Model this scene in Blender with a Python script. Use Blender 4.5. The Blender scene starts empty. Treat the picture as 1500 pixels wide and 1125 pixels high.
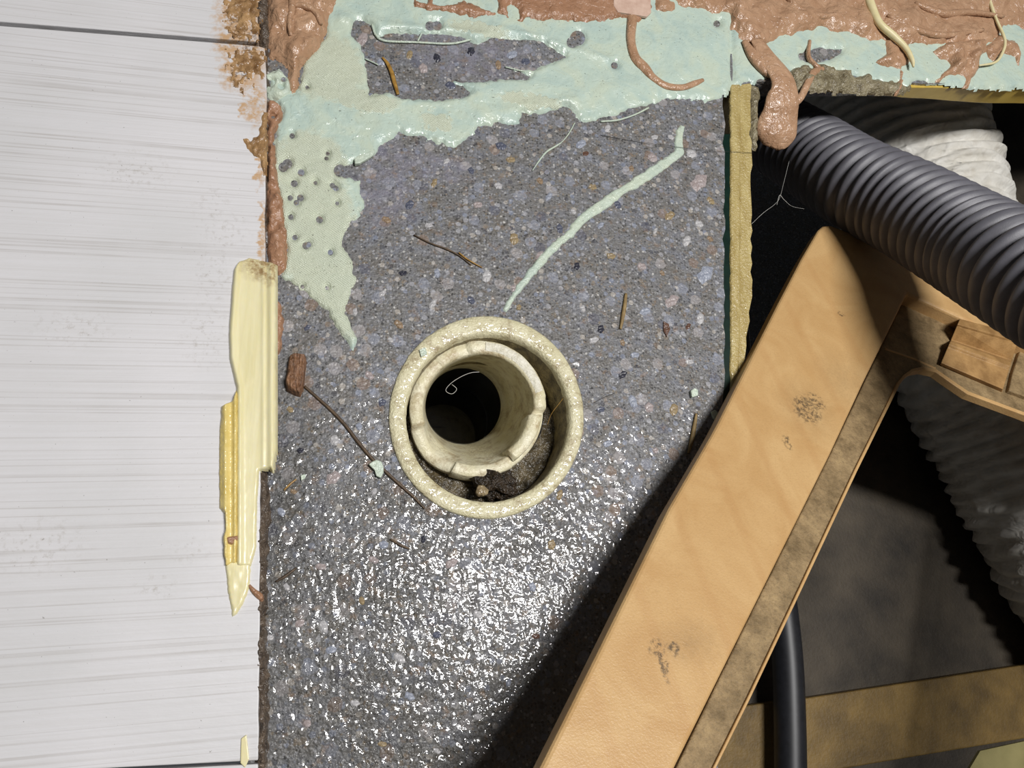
import bpy, bmesh, math, random
import numpy as np
from mathutils import Vector, Quaternion, Matrix
random.seed(4)
S = bpy.context.scene
COL = S.collection

# ------------------------------------------------------------------ camera
F = 1150.0                                   # focal length in pixels of the 1500 x 1125 frame
NADIR = (440.0, 960.0)                       # pixel of the point straight below the phone
d_down = Vector(((NADIR[0]-750)/F, -(NADIR[1]-562.5)/F, -1)).normalized()
ROT = d_down.rotation_difference(Vector((0, 0, -1)))
DC = 0.302                                   # distance to the floor at the picture's centre
fwd = ROT @ Vector((0, 0, -1))
H = DC * -fwd.z
CAM = Vector((-fwd.x*DC, -fwd.y*DC, H))      # picture centre looks at the world origin
cd = bpy.data.cameras.new('phone_camera')
cam = bpy.data.objects.new('phone_camera', cd); COL.objects.link(cam)
cam.location = CAM; cam.rotation_mode = 'QUATERNION'; cam.rotation_quaternion = ROT
cd.sensor_width = 36; cd.lens = 36*F/1500; cd.clip_start = 0.005; cd.clip_end = 20
S.camera = cam
RM = np.array(ROT.to_matrix())

def P(px, py, z=0.0):
    r = ROT @ Vector(((px-750)/F, -(py-562.5)/F, -1))
    t = (z - CAM.z)/r.z
    return CAM + r*t
def D(px, py, dist):
    return CAM + (ROT @ Vector(((px-750)/F, -(py-562.5)/F, -1)))*dist
def Pxy(px, py, z=0.0):                      # numpy version, returns x and y
    v = np.stack([(px-750)/F, -(py-562.5)/F, -np.ones_like(px)], -1) @ RM.T
    t = (z - CAM.z)/v[..., 2]
    return CAM.x + v[..., 0]*t, CAM.y + v[..., 1]*t

# ------------------------------------------------------------------ light and exposure
w = bpy.data.worlds.new('room_air'); S.world = w; w.use_nodes = True
w.node_tree.nodes['Background'].inputs[0].default_value = (0.9, 0.95, 1.0, 1)
w.node_tree.nodes['Background'].inputs[1].default_value = 0.055
ld = bpy.data.lights.new('work_lamp', 'AREA'); ld.shape = 'RECTANGLE'
ld.size = 0.07; ld.size_y = 0.32; ld.energy = 12.0; ld.color = (1.0, 0.985, 0.97)
lo = bpy.data.objects.new('work_lamp', ld); COL.objects.link(lo)
foot = P(NADIR[0], NADIR[1], 0)
LP = Vector((foot.x + 0.345, foot.y + 0.075, 1.0))
lo.location = LP
aim = (P(720, 640, 0) - LP).normalized()
q = aim.to_track_quat('-Z', 'Y'); lo.rotation_mode = 'QUATERNION'
lo.rotation_quaternion = q @ Quaternion((0, 0, 1), math.radians(-14))
S.view_settings.view_transform = 'Standard'; S.view_settings.look = 'None'
S.view_settings.exposure = 0.0; S.view_settings.gamma = 1.0
S.view_settings.use_curve_mapping = False

# ------------------------------------------------------------------ object helpers
def setp(o, label=None, cat=None, group=None, kind=None):
    if label: o['label'] = label
    if cat: o['category'] = cat
    if group: o['group'] = group
    if kind: o['kind'] = kind
    return o
def empty(name, loc, label=None, cat=None, group=None, kind=None):
    o = bpy.data.objects.new(name, None); COL.objects.link(o)
    o.location = loc; o.empty_display_size = 0.01
    return setp(o, label, cat, group, kind)
def wloc(o):
    v = Vector((0, 0, 0))
    while o is not None:
        v += Vector(o.location); o = o.parent
    return v
def mesh(name, vs, fs, m, parent=None, loc=None, smooth=True, label=None, bevel=0):
    """link ONE mesh object; vs are world points"""
    base = wloc(parent) if parent else Vector((0, 0, 0))
    off = Vector(loc) if loc is not None else base
    me = bpy.data.meshes.new(name)
    V = np.array([tuple(v) for v in vs], float) - np.array(off)
    me.from_pydata(V.tolist(), [], fs); me.update()
    bm = bmesh.new(); bm.from_mesh(me); bmesh.ops.recalc_face_normals(bm, faces=bm.faces); bm.to_mesh(me); bm.free()
    if smooth: me.polygons.foreach_set('use_smooth', [True]*len(me.polygons))
    me.materials.append(m.m)
    o = bpy.data.objects.new(name, me); COL.objects.link(o)
    if parent:
        o.parent = parent; o.location = off - base
    else: o.location = off
    if label: o['label'] = label
    if bevel:
        b = o.modifiers.new('bevel', 'BEVEL'); b.width = bevel; b.segments = 3; b.limit_method = 'ANGLE'
        b.angle_limit = math.radians(40)
    return o

def lattice(seed, n=64):
    return np.random.RandomState(seed).rand(n, n)
def vnoise(x, y, seed=0):
    L = lattice(seed); n = 64
    xi = np.floor(x).astype(int); yi = np.floor(y).astype(int)
    fx = x-xi; fy = y-yi; fx = fx*fx*(3-2*fx); fy = fy*fy*(3-2*fy)
    a = L[xi % n, yi % n]; b = L[(xi+1) % n, yi % n]; c = L[xi % n, (yi+1) % n]; d = L[(xi+1) % n, (yi+1) % n]
    return (a*(1-fx)+b*fx)*(1-fy) + (c*(1-fx)+d*fx)*fy - .5
def fnoise(x, y, seed=0, oct=3):
    s = 0; a = 1
    for k in range(oct):
        s = s + a*vnoise(x*2**k, y*2**k, seed+k); a *= .5
    return s
def sdf(px, py, poly):
    """signed distance, positive inside"""
    best = np.full(px.shape, 1e9); ins = np.zeros(px.shape, bool)
    n = len(poly)
    for i in range(n):
        x1, y1 = poly[i]; x2, y2 = poly[(i+1) % n]
        dx, dy = x2-x1, y2-y1
        t = np.clip(((px-x1)*dx+(py-y1)*dy)/(dx*dx+dy*dy+1e-9), 0, 1)
        best = np.minimum(best, (px-x1-t*dx)**2+(py-y1-t*dy)**2)
        if y1 != y2:
            c = ((y1 > py) != (y2 > py)) & (px < (x2-x1)*(py-y1)/(y2-y1)+x1)
            ins ^= c
    d = np.sqrt(best)
    return np.where(ins, d, -d)

def blob(name, outline, z0, T, w, m, parent=None, holes=(), dots=(), step=3.0, rag=2.0, rags=9.0, lump=.35,
         lumps=22.0, seed=1, extra=None, loc=None, label=None):
    """a smear of paste or a thin plate: a height field over an outline given on the plane z0"""
    o = np.array(outline, float)
    x0, y0 = o.min(0)-8; x1, y1 = o.max(0)+8
    xs = np.arange(x0, x1, step); ys = np.arange(y0, y1, step)
    px, py = np.meshgrid(xs, ys)
    d = sdf(px, py, outline)
    d = d + rag*2*fnoise(px/rags, py/rags, seed)
    for h in holes: d = np.minimum(d, -sdf(px, py, h) + rag*1.2*fnoise(px/6, py/6, seed+9))
    for (cx, cy, r) in dots: d = np.minimum(d, np.hypot(px-cx, py-cy)-r)
    t = np.clip(d/w, 0, 1)
    h = T*np.where(d > 0, np.sin(t*math.pi/2), np.maximum(2.0*np.clip(d/w, -1.0, 0), -.0014/T))
    if lump: h = np.where(d > 0, h*(1+2*lump*fnoise(px/lumps, py/lumps, seed+20)), h)
    if extra is not None: h = np.where(d > 0, h + extra(px, py, d)*t, h)
    X, Y = Pxy(px, py, z0)
    keep = d > -2.2*step
    ny, nx = px.shape
    k = keep[:-1, :-1] & keep[1:, :-1] & keep[:-1, 1:] & keep[1:, 1:]
    k &= (d[:-1, :-1] > 0) | (d[1:, :-1] > 0) | (d[:-1, 1:] > 0) | (d[1:, 1:] > 0)
    jj, ii = np.nonzero(k)
    idx = np.arange(ny*nx).reshape(ny, nx)
    f = np.stack([idx[jj, ii], idx[jj+1, ii], idx[jj+1, ii+1], idx[jj, ii+1]], 1)
    used, inv = np.unique(f, return_inverse=True)
    V = np.stack([X.ravel(), Y.ravel(), (z0+h).ravel()], 1)[used]
    f = inv.reshape(-1, 4)
    if parent is None and loc is None:
        c = V.mean(0); loc = (c[0], c[1], z0)
    return mesh(name, V, f.tolist(), m, parent, loc=loc, label=label)

def catmull(pts, n):
    pts = [np.array(p, float) for p in pts]
    pts = [2*pts[0]-pts[1]] + pts + [2*pts[-1]-pts[-2]]
    out = []
    for i in range(1, len(pts)-2):
        p0, p1, p2, p3 = pts[i-1:i+3]
        for k in range(n):
            t = k/n
            out.append(.5*((2*p1)+(-p0+p2)*t+(2*p0-5*p1+4*p2-p3)*t*t+(-p0+3*p1-3*p2+p3)*t**3))
    out.append(pts[-2])
    return out
def resample(c, n):
    c = np.array(c); s = np.r_[0, np.cumsum(np.linalg.norm(np.diff(c[:, :3], axis=0), axis=1))]
    u = np.linspace(0, s[-1], n)
    return np.stack([np.interp(u, s, c[:, k]) for k in range(c.shape[1])], 1), u
def sweep(name, pts, m, parent=None, n=12, seg=8, count=None, rfun=None, flat=1.0, loc=None, label=None, smooth=True, up=(0, 0, 1)):
    """tube along pts = (x, y, z, r); flat squashes it along up; rfun(s, ang) multiplies the radius"""
    c = catmull(pts, seg)
    c, u = resample(c, count or len(c))
    T = np.gradient(c[:, :3], axis=0); T /= np.linalg.norm(T, axis=1)[:, None]+1e-12
    vs = []; fs = []
    nv = np.array(up, float)
    for i in range(len(c)):
        nv = np.array(up, float) - T[i]*np.dot(up, T[i]) if flat != 1.0 else nv - T[i]*np.dot(nv, T[i])
        nv = nv/(np.linalg.norm(nv)+1e-12); b = np.cross(T[i], nv)
        for k in range(n):
            a = 2*math.pi*k/n
            r = c[i, 3]*(rfun(u[i], a) if rfun else 1)
            vs.append(c[i, :3] + r*(math.cos(a)*b + flat*math.sin(a)*nv))
    for i in range(len(c)-1):
        for k in range(n):
            fs.append([i*n+k, i*n+(k+1) % n, (i+1)*n+(k+1) % n, (i+1)*n+k])
    fs.append(list(range(n))[::-1]); fs.append([(len(c)-1)*n+k for k in range(n)])
    if parent is None and loc is None: loc = tuple(np.array(vs).mean(0))
    return mesh(name, vs, fs, m, parent, loc=loc, label=label, smooth=smooth)
def strand(name, pix, m, parent=None, z=0.0008, n=8, **k):
    """pix = (px, py, radius in mm[, z])"""
    pts = []
    for p in pix:
        zz = p[3] if len(p) > 3 else z
        v = P(p[0], p[1], zz); pts.append((v.x, v.y, v.z, p[2]*.001))
    return sweep(name, pts, m, parent, n=n, **k)
def prism(name, top, bot, m, parent=None, bevel=0, loc=None, label=None, smooth=False):
    n = len(top)
    fs = [list(range(n)), list(range(2*n-1, n-1, -1))] + [[i, (i+1) % n, n+(i+1) % n, n+i] for i in range(n)]
    return mesh(name, list(top)+list(bot), fs, m, parent, loc=loc, smooth=smooth, bevel=bevel, label=label)

# ------------------------------------------------------------------ material helpers
def lin(c):
    c = c/255.0
    return c/12.92 if c <= .04045 else ((c+.055)/1.055)**2.4
def rgb(r, g, b): return (lin(r), lin(g), lin(b), 1)
class M:
    def __init__(s, name, rough=.5, spec=.5):
        s.m = bpy.data.materials.new(name); s.m.use_nodes = True
        s.nt = s.m.node_tree; s.b = s.nt.nodes['Principled BSDF']
        s.b.inputs['Roughness'].default_value = rough; s.b.inputs['Specular IOR Level'].default_value = spec
        tc = s.nt.nodes.new('ShaderNodeTexCoord'); s.obj = s.mapv(tc.outputs['Object'], (1000, 1000, 1000))   # millimetres
    def n(s, t): return s.nt.nodes.new(t)
    def put(s, sock, v):
        if hasattr(v, 'is_output'): s.nt.links.new(v, sock)
        elif v is not None: sock.default_value = v
    def mapv(s, v, sc=(1, 1, 1), rot=(0, 0, 0), loc=(0, 0, 0)):
        n = s.n('ShaderNodeMapping'); s.put(n.inputs['Vector'], v)
        n.inputs['Scale'].default_value = sc; n.inputs['Rotation'].default_value = rot; n.inputs['Location'].default_value = loc
        return n.outputs[0]
    def noise(s, scale, detail=2, rough=.5, v=None, col=False, dist=0):
        n = s.n('ShaderNodeTexNoise'); s.put(n.inputs['Vector'], v if v is not None else s.obj)
        n.inputs['Scale'].default_value = scale; n.inputs['Detail'].default_value = detail
        n.inputs['Roughness'].default_value = rough; n.inputs['Distortion'].default_value = dist
        return n.outputs[1 if col else 0]
    def voro(s, scale, v=None, feature='F1', rnd=1):
        n = s.n('ShaderNodeTexVoronoi'); s.put(n.inputs['Vector'], v if v is not None else s.obj)
        n.feature = feature; n.inputs['Scale'].default_value = scale; n.inputs['Randomness'].default_value = rnd
        return n.outputs['Distance'], n.outputs['Color']
    def wave(s, scale, dist=2, dscale=1, v=None, direction='X'):
        n = s.n('ShaderNodeTexWave'); s.put(n.inputs['Vector'], v if v is not None else s.obj)
        n.bands_direction = direction
        n.inputs['Scale'].default_value = scale; n.inputs['Distortion'].default_value = dist; n.inputs['Detail Scale'].default_value = dscale
        return n.outputs[1]
    def math(s, op, a, b=None, c=None):
        n = s.n('ShaderNodeMath'); n.operation = op
        s.put(n.inputs[0], a); s.put(n.inputs[1], b)
        if c is not None: s.put(n.inputs[2], c)
        return n.outputs[0]
    def ramp(s, f, stops, interp='LINEAR'):
        n = s.n('ShaderNodeValToRGB'); s.put(n.inputs[0], f); n.color_ramp.interpolation = interp
        e = n.color_ramp.elements
        while len(e) < len(stops): e.new(.5)
        for k, (p, c) in enumerate(stops):
            e[k].position = p; e[k].color = c if hasattr(c, '__len__') else (c, c, c, 1)
        return n.outputs[0]
    def mix(s, f, a, b, mode='MIX'):
        n = s.n('ShaderNodeMix'); n.data_type = 'RGBA'; n.blend_type = mode
        s.put(n.inputs[0], f); s.put(n.inputs[6], a); s.put(n.inputs[7], b)
        return n.outputs[2]
    def sep(s, v):
        n = s.n('ShaderNodeSeparateXYZ'); s.put(n.inputs[0], v); return n.outputs
    def spots(s, pts, base=(0, 0, 0), soft=1.0, warp=0):
        """soft mask made of ellipses (x, y, rx, ry) in millimetres of the object's own space"""
        v = s.obj
        if warp:
            nz = s.noise(.35, 2, col=True)
            a = s.n('ShaderNodeVectorMath'); a.operation = 'MULTIPLY_ADD'
            s.put(a.inputs[0], nz); a.inputs[1].default_value = (warp*2,)*3; a.inputs[2].default_value = (-warp,)*3
            b = s.n('ShaderNodeVectorMath'); b.operation = 'ADD'; s.put(b.inputs[0], v); s.put(b.inputs[1], a.outputs[0]); v = b.outputs[0]
        acc = None
        for (x, y, rx, ry) in pts:
            mp = s.mapv(v, (1/rx, 1/ry, 0), loc=(-x/rx, -y/ry, 0))
            l = s.n('ShaderNodeVectorMath'); l.operation = 'LENGTH'; s.put(l.inputs[0], mp)
            k = s.math('SUBTRACT', 1.0, l.outputs['Value'])
            acc = k if acc is None else s.math('MAXIMUM', acc, k)
        return s.math('MINIMUM', s.math('MAXIMUM', s.math('MULTIPLY', acc, 1/soft), 0.0), 1.0)
    def base(s, c): s.put(s.b.inputs['Base Color'], c)
    def film(s, scale, dist, rough=.1, weight=1.0, grain=0.0, gscale=.8):
        """a film of water or resin over the surface, with its own gentle waves and the domes of the grains it covers"""
        h = s.noise(scale, 1.2, .5)
        if grain:
            d, c = s.voro(gscale, s.mapv(s.obj, (1.0, .62, 1), (0, 0, .33)), 'SMOOTH_F1')
            h = s.math('SUBTRACT', h, s.math('MULTIPLY', s.math('MULTIPLY', d, d), grain))
            grit = s.math('MULTIPLY', s.noise(1.7, 1, .5), s.ramp(s.noise(.16, 2, .6), [(.42, .1), (.62, 1.0)]))
            h = s.math('ADD', h, s.math('MULTIPLY', grit, grain*.24))
            pip = s.ramp(s.noise(1.15, 1, .5), [(.57, 0.0), (.70, 1.0)], 'EASE')
            h = s.math('ADD', h, s.math('MULTIPLY', pip, grain*.42))
        n = s.n('ShaderNodeBump'); s.put(n.inputs['Height'], h); n.inputs['Distance'].default_value = dist
        s.put(s.b.inputs['Coat Normal'], n.outputs[0]); s.b.inputs['Coat Weight'].default_value = weight
        s.b.inputs['Coat Roughness'].default_value = rough; s.b.inputs['Coat IOR'].default_value = 1.38
    def bump(s, h, dist, strength=1.0, prev=None):
        n = s.n('ShaderNodeBump'); s.put(n.inputs['Height'], h)
        n.inputs['Distance'].default_value = dist; n.inputs['Strength'].default_value = strength
        if prev is not None: s.put(n.inputs['Normal'], prev)
        s.put(s.b.inputs['Normal'], n.outputs[0]); return n.outputs[0]
    def rough(s, r): s.put(s.b.inputs['Roughness'], r)

def mm(px, py, z=0.0, base=(0, 0, 0)):
    v = (P(px, py, z) - Vector(base))*1000
    return v.x, v.y
def ell(lst, z=0.0, base=(0, 0, 0)):
    k = .275
    return [(*mm(x, y, z, base), rx*k, ry*k) for (x, y, rx, ry) in lst]

# ---- concrete
def concrete():
    m = M('wet_concrete', .2)
    big = m.noise(.045, 3)
    g = m.ramp(m.noise(.9, 4, .65), [(.3, rgb(78, 77, 76)), (.55, rgb(120, 119, 119)), (.75, rgb(150, 149, 149))])
    tint = m.ramp(m.noise(.12, 3, .6), [(.35, rgb(108, 101, 90)), (.5, rgb(122, 121, 120)), (.68, rgb(126, 130, 143))])
    col = m.mix(.45, g, tint)
    wv = m.mix(.9, m.obj, m.noise(1.1, 3, .6, col=True), 'ADD')
    # sand grains
    d, c = m.voro(.85, wv); cs = m.sep(c)
    grain = m.ramp(cs[0], [(0, rgb(36, 35, 36)), (.2, rgb(82, 80, 78)), (.42, rgb(108, 106, 108)), (.62, rgb(132, 118, 98)), (.70, rgb(116, 120, 130)), (.84, rgb(168, 168, 172)), (.97, rgb(212, 210, 205))], 'CONSTANT')
    col = m.mix(m.math('MULTIPLY', m.math('LESS_THAN', d, .43), .62), col, grain)
    # small stones
    d2, c2 = m.voro(.36, wv); c2s = m.sep(c2)
    st = m.ramp(c2s[1], [(0, rgb(140, 148, 168)), (.3, rgb(178, 178, 184)), (.5, rgb(142, 128, 112)), (.62, rgb(52, 52, 62)), (.8, rgb(196, 188, 178))], 'CONSTANT')
    k2 = m.math('MULTIPLY', m.math('LESS_THAN', d2, .40), m.math('LESS_THAN', c2s[0], .38))
    col = m.mix(m.math('MULTIPLY', k2, .5), col, st)
    # larger stones
    d3, c3 = m.voro(.13, m.mix(1.0, m.mix(1.0, m.obj, m.noise(.4, 3, .6, col=True), 'ADD'), m.noise(.4, 3, .6, col=True), 'ADD')); c3s = m.sep(c3)
    st3 = m.ramp(c3s[1], [(0, rgb(150, 154, 168)), (.4, rgb(176, 170, 170)), (.65, rgb(142, 116, 96)), (.85, rgb(84, 86, 104))], 'CONSTANT')
    k3 = m.math('MULTIPLY', m.math('LESS_THAN', d3, .32), m.math('LESS_THAN', c3s[2], .32))
    col = m.mix(m.math('MULTIPLY', k3, .45), col, st3)
    # bluish cement film below the smear, rust specks, slime round the pipe and along the left edge
    film = m.spots(ell([(560, 285, 60, 70), (575, 235, 55, 40), (640, 245, 70, 30), (690, 80, 140, 60)]), warp=4, soft=.5)
    col = m.mix(m.math('MULTIPLY', m.math('MULTIPLY', film, m.ramp(m.noise(.2, 3, .6), [(.35, .1), (.65, 1.0)])), .55), col, rgb(138, 135, 150))
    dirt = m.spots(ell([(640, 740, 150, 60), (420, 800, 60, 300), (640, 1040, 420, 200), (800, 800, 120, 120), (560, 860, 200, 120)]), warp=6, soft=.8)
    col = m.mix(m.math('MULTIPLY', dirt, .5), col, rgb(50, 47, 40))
    rust = m.math('MULTIPLY', m.ramp(m.noise(.23, 3, .6), [(.58, 0.0), (.72, 1.0)]), .5)
    col = m.mix(rust, col, rgb(136, 110, 84))
    m.base(col)
    m.rough(m.ramp(m.noise(.3, 2), [(.35, .3), (.7, .45)]))
    hgt = m.math('ADD', m.math('MULTIPLY', m.noise(.62, 1.5, .5), 1.0), m.math('MULTIPLY', m.noise(1.5, 1, .5), .30))
    m.bump(hgt, .0007)
    m.film(.30, .00042, .068, grain=.8, gscale=.66)
    m.b.inputs['Specular IOR Level'].default_value = .25
    return m
MC = concrete()

def laminate():
    m = M('wood_print_laminate', .42, .4)
    m.obj = m.mapv(m.obj, rot=(0, 0, -.03)); base_obj = m.obj
    fine = m.noise(1.3, 3, .6, v=m.mapv(m.obj, (.012, .9, 1)))
    line = m.ramp(m.noise(.36, 1.5, .5, v=m.mapv(m.mix(.25, m.obj, m.noise(.03, 2, col=True), 'ADD'), (.004, 1.0, 1))), [(.30, 0.0), (.465, 0.0), (.5, 1.0), (.535, 0.0)])
    line = m.math('MULTIPLY', line, m.noise(.05, 2, .6))
    base = m.ramp(m.noise(.02, 3), [(.3, rgb(209, 208, 209)), (.7, rgb(219, 217, 219))])
    base = m.mix(m.math('MULTIPLY', m.ramp(fine, [(.42, 1.0), (.6, 0.0)]), .13), base, rgb(190, 186, 180))
    base = m.mix(m.math('MULTIPLY', line, .55), base, rgb(150, 142, 132))
    m.obj = m.mapv(m.obj, rot=(0, 0, .03))
    # grime
    g = m.spots(ell([(300, 490, 40, 60), (315, 400, 35, 60), (310, 300, 30, 40), (200, 250, 60, 40), (110, 480, 60, 30), (60, 800, 60, 40), (280, 805, 30, 22), (230, 860, 30, 18), (330, 340, 40, 40)], LZ), soft=.7)
    gn = m.ramp(m.noise(.45, 4, .7), [(.52, 0.0), (.72, 1.0)])
    base = m.mix(m.math('MULTIPLY', m.math('MULTIPLY', g, gn), .4), base, rgb(140, 128, 108))
    base = m.mix(m.math('MULTIPLY', m.ramp(m.noise(.9, 2, .6), [(.72, 0.0), (.76, 1.0)]), .5), base, rgb(96, 88, 76))
    # amber glue soaked in at the upper edge
    a = m.spots(ell([(348, 15, 36, 60), (350, 60, 40, 60), (352, 105, 36, 45), (372, 70, 26, 110), (358, 160, 9, 20), (375, 150, 20, 50), (384, 240, 8, 50), (386, 340, 8, 60)], LZ), warp=5, soft=.5)
    an = m.ramp(m.noise(.35, 5, .72), [(.35, 0.0), (.55, 1.0)])
    base = m.mix(m.math('MULTIPLY', m.math('MULTIPLY', a, an), .8), base, rgb(190, 146, 90))
    a2 = m.spots(ell([(352, 25, 22, 38), (352, 108, 16, 26), (365, 70, 14, 40)], LZ), warp=4, soft=.5)
    an2 = m.ramp(m.noise(.6, 5, .75), [(.48, 0.0), (.58, 1.0)])
    base = m.mix(m.math('MULTIPLY', m.math('MULTIPLY', a2, an2), .8), base, rgb(82, 54, 26))
    m.base(base)
    m.bump(m.noise(.8, 3, .6, v=m.mapv(m.obj, (.2, 1, 1))), .00012)
    return m
LZ = .0045
ML = laminate()

def simple(name, c1, c2, rough=.5, scale=.3, bscale=None, bdist=0, detail=3, spec=.5, extra=None):
    m = M(name, rough, spec)
    m.base(m.ramp(m.noise(scale, detail, .6), [(.3, c1), (.7, c2)]))
    if bscale: m.bump(m.noise(bscale, 2, .6), bdist)
    return m
def mint(name, hatch=True):
    m = M(name, .3)
    a = m.ramp(m.noise(.07, 3, .6, dist=1.0), [(.36, rgb(192, 204, 186)), (.52, rgb(186, 202, 189)), (.68, rgb(176, 195, 186))])
    reg = m.spots(ell([(478, 100, 66, 70), (535, 150, 60, 22), (455, 240, 60, 60), (455, 330, 70, 110), (480, 420, 60, 110), (775, 150, 60, 14), (700, 45, 60, 14), (640, 180, 30, 20)]), warp=5, soft=.25) if hatch else 0.35
    a = m.mix(m.math('MULTIPLY', reg, .8), a, rgb(206, 211, 187))
    a = m.mix(m.math('MULTIPLY', m.ramp(m.noise(.5, 4, .7), [(.60, 0.0), (.72, 1.0)]), .35), a, rgb(150, 150, 128))
    a = m.mix(m.math('MULTIPLY', m.ramp(m.noise(.95, 2, .5), [(.70, 0.0), (.74, 1.0)]), .7), a, rgb(70, 66, 58))
    m.base(a)
    if hatch:
        wv = m.wave(.55, 1.2, .6, v=m.mapv(m.obj, (1, 1, 1), (0, 0, .12)))
        w2 = m.wave(.5, 1.0, .6, v=m.mapv(m.obj, (1, 1, 1), (0, 0, .9)))
        h = m.math('MULTIPLY', m.math('ADD', m.math('MULTIPLY', wv, .6), m.math('MULTIPLY', w2, .5)), reg)
        h = m.math('ADD', m.math('MULTIPLY', h, .26), m.math('MULTIPLY', m.noise(.30, 3, .6, dist=.6), .8))
        m.bump(h, .0008)
    else: m.bump(m.noise(.7, 3, .6), .0006)
    m.rough(m.ramp(m.noise(.2, 2), [(.4, .18), (.65, .45)]))
    return m
MMINT = mint('mint_adhesive'); MMINT2 = mint('mint_adhesive_thin', False)
def brown(name, c1, c2, gloss=.25):
    m = M(name, gloss)
    a = m.ramp(m.noise(.12, 4, .6, dist=.8), [(.3, c1), (.7, c2)])
    a = m.mix(m.math('MULTIPLY', m.ramp(m.noise(.9, 2, .5), [(.72, 0.0), (.76, 1.0)]), .6), a, rgb(70, 48, 34))
    m.base(a); m.bump(m.noise(.35, 3, .55, dist=.5), .0012)
    return m
MBR = brown('brown_sealant', rgb(162, 125, 96), rgb(188, 152, 122))
MBR2 = brown('brown_sealant_thin', rgb(148, 108, 80), rgb(172, 132, 104), .35)
MAMB = brown('amber_glue', rgb(96, 64, 34), rgb(196, 158, 112), .3)
MCREAM = simple('cream_strand', rgb(214, 202, 150), rgb(226, 214, 172), .4)
MPVC = M('cream_pvc', .35)
a = MPVC.ramp(MPVC.noise(.1, 3), [(.3, rgb(206, 198, 160)), (.7, rgb(222, 215, 182))])
a = MPVC.mix(MPVC.math('MULTIPLY', MPVC.ramp(MPVC.noise(.22, 5, .72), [(.49, 0.0), (.70, 1.0)]), .75), a, rgb(132, 108, 66))
a = MPVC.mix(MPVC.math('MULTIPLY', MPVC.ramp(MPVC.noise(.7, 3, .6), [(.70, 0.0), (.76, 1.0)]), .8), a, rgb(74, 58, 34))
MPVC.base(a); MPVC.bump(MPVC.noise(1.1, 2, .6), .0005); MPVC.film(.6, .0005, .1)
MPVC2 = M('pipe_pvc', .35)
a = MPVC2.ramp(MPVC2.noise(.1, 3), [(.3, rgb(214, 205, 168)), (.7, rgb(228, 222, 196))])
a = MPVC2.mix(MPVC2.math('MULTIPLY', MPVC2.ramp(MPVC2.noise(.16, 5, .7), [(.47, 0.0), (.70, 1.0)]), .7), a, rgb(140, 110, 62))
MPVC2.base(a); MPVC2.bump(MPVC2.noise(.8, 3, .6), .0004)
MBREAK = simple('fresh_pvc_break', rgb(206, 200, 178), rgb(232, 228, 214), .5, .4, 1.0, .0006)
MGRIME = simple('dirty_socket_wall', rgb(62, 52, 36), rgb(150, 136, 100), .35, .25, .7, .0008, 5)
MSILT = simple('wet_silt', rgb(34, 28, 20), rgb(104, 92, 68), .3, .25, .6, .0012, 5)
MWATER = M('drain_water', .04); MWATER.base(rgb(16, 16, 17))
MDARKPIPE = simple('dark_pipe_inside', rgb(24, 23, 22), rgb(40, 38, 35), .3, .2)
MYEL = M('cut_yellow_edge', .28)
a = MYEL.ramp(MYEL.noise(.25, 4, .65, v=MYEL.mapv(MYEL.obj, (1, .25, 1))), [(.3, rgb(160, 138, 80)), (.7, rgb(194, 176, 120))])
MYEL.base(a); MYEL.bump(MYEL.noise(.9, 2, .6), .0007); MYEL.film(.6, .0005, .1)
MYEL2 = simple('yellow_board_face', rgb(190, 160, 70), rgb(214, 186, 96), .35, .08)
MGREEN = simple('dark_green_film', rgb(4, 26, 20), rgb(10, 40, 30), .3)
def tan_wood():
    m = M('tan_wood_film', .42, .4)
    b0 = BARBASE
    a = m.ramp(m.noise(.03, 3, .6, dist=1.5), [(.35, rgb(190, 151, 100)), (.65, rgb(202, 166, 115))])
    ring = m.wave(.013, 13, .25, v=m.mapv(m.obj, (1, .35, 1), (0, 0, -.5)))
    a = m.mix(m.math('MULTIPLY', m.ramp(ring, [(.9, 0.0), (.99, 1.0)]), .14), a, rgb(172, 122, 72))
    gr = m.noise(1.2, 3, .7)
    a = m.mix(m.math('MULTIPLY', m.ramp(gr, [(.5, 0.0), (.8, 1.0)]), .35), a, rgb(160, 126, 84))
    s1 = m.spots(ellb([(1182, 600, 24, 26), (1195, 590, 18, 18), (1152, 648, 7, 12), (960, 948, 9, 9), (972, 968, 7, 24), (985, 950, 9, 9), (1232, 460, 8, 7)]), warp=2, soft=.35)
    s1 = m.math('MULTIPLY', s1, m.ramp(m.noise(.6, 4, .7), [(.44, 0.0), (.6, 1.0)]))
    a = m.mix(m.math('MULTIPLY', s1, .8), a, rgb(62, 54, 46))
    s2 = m.spots(ellb([(1185, 600, 60, 60), (1240, 560, 60, 70), (1010, 940, 50, 30)]), warp=3)
    a = m.mix(m.math('MULTIPLY', m.math('MULTIPLY', s2, m.noise(.3, 4, .7)), .5), a, rgb(120, 98, 70))
    m.base(a); m.bump(m.noise(1.5, 2, .6), .00012)
    return m
def dusty_ledge():
    m = M('dusty_ledge', .6, .3)
    a = m.ramp(m.noise(.12, 5, .7), [(.3, rgb(104, 86, 58)), (.55, rgb(150, 127, 92)), (.75, rgb(174, 149, 108))])
    a = m.mix(m.math('MULTIPLY', m.ramp(m.noise(.9, 4, .8), [(.5, 0.0), (.7, 1.0)]), .5), a, rgb(84, 72, 54))
    m.base(a); m.bump(m.noise(1.0, 3, .7), .0004)
    return m
ANG = Vector((P(863, 980, 0) - P(1139, 446, 0))); ANG.z = 0; ANG.normalize()
SLOPE = .28
B0 = P(1076, 556, .0105)
PERP = Vector((-ANG.y, ANG.x, 0)); SIDE = .10       # runs up towards the bottom of the view and a little to the right
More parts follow.
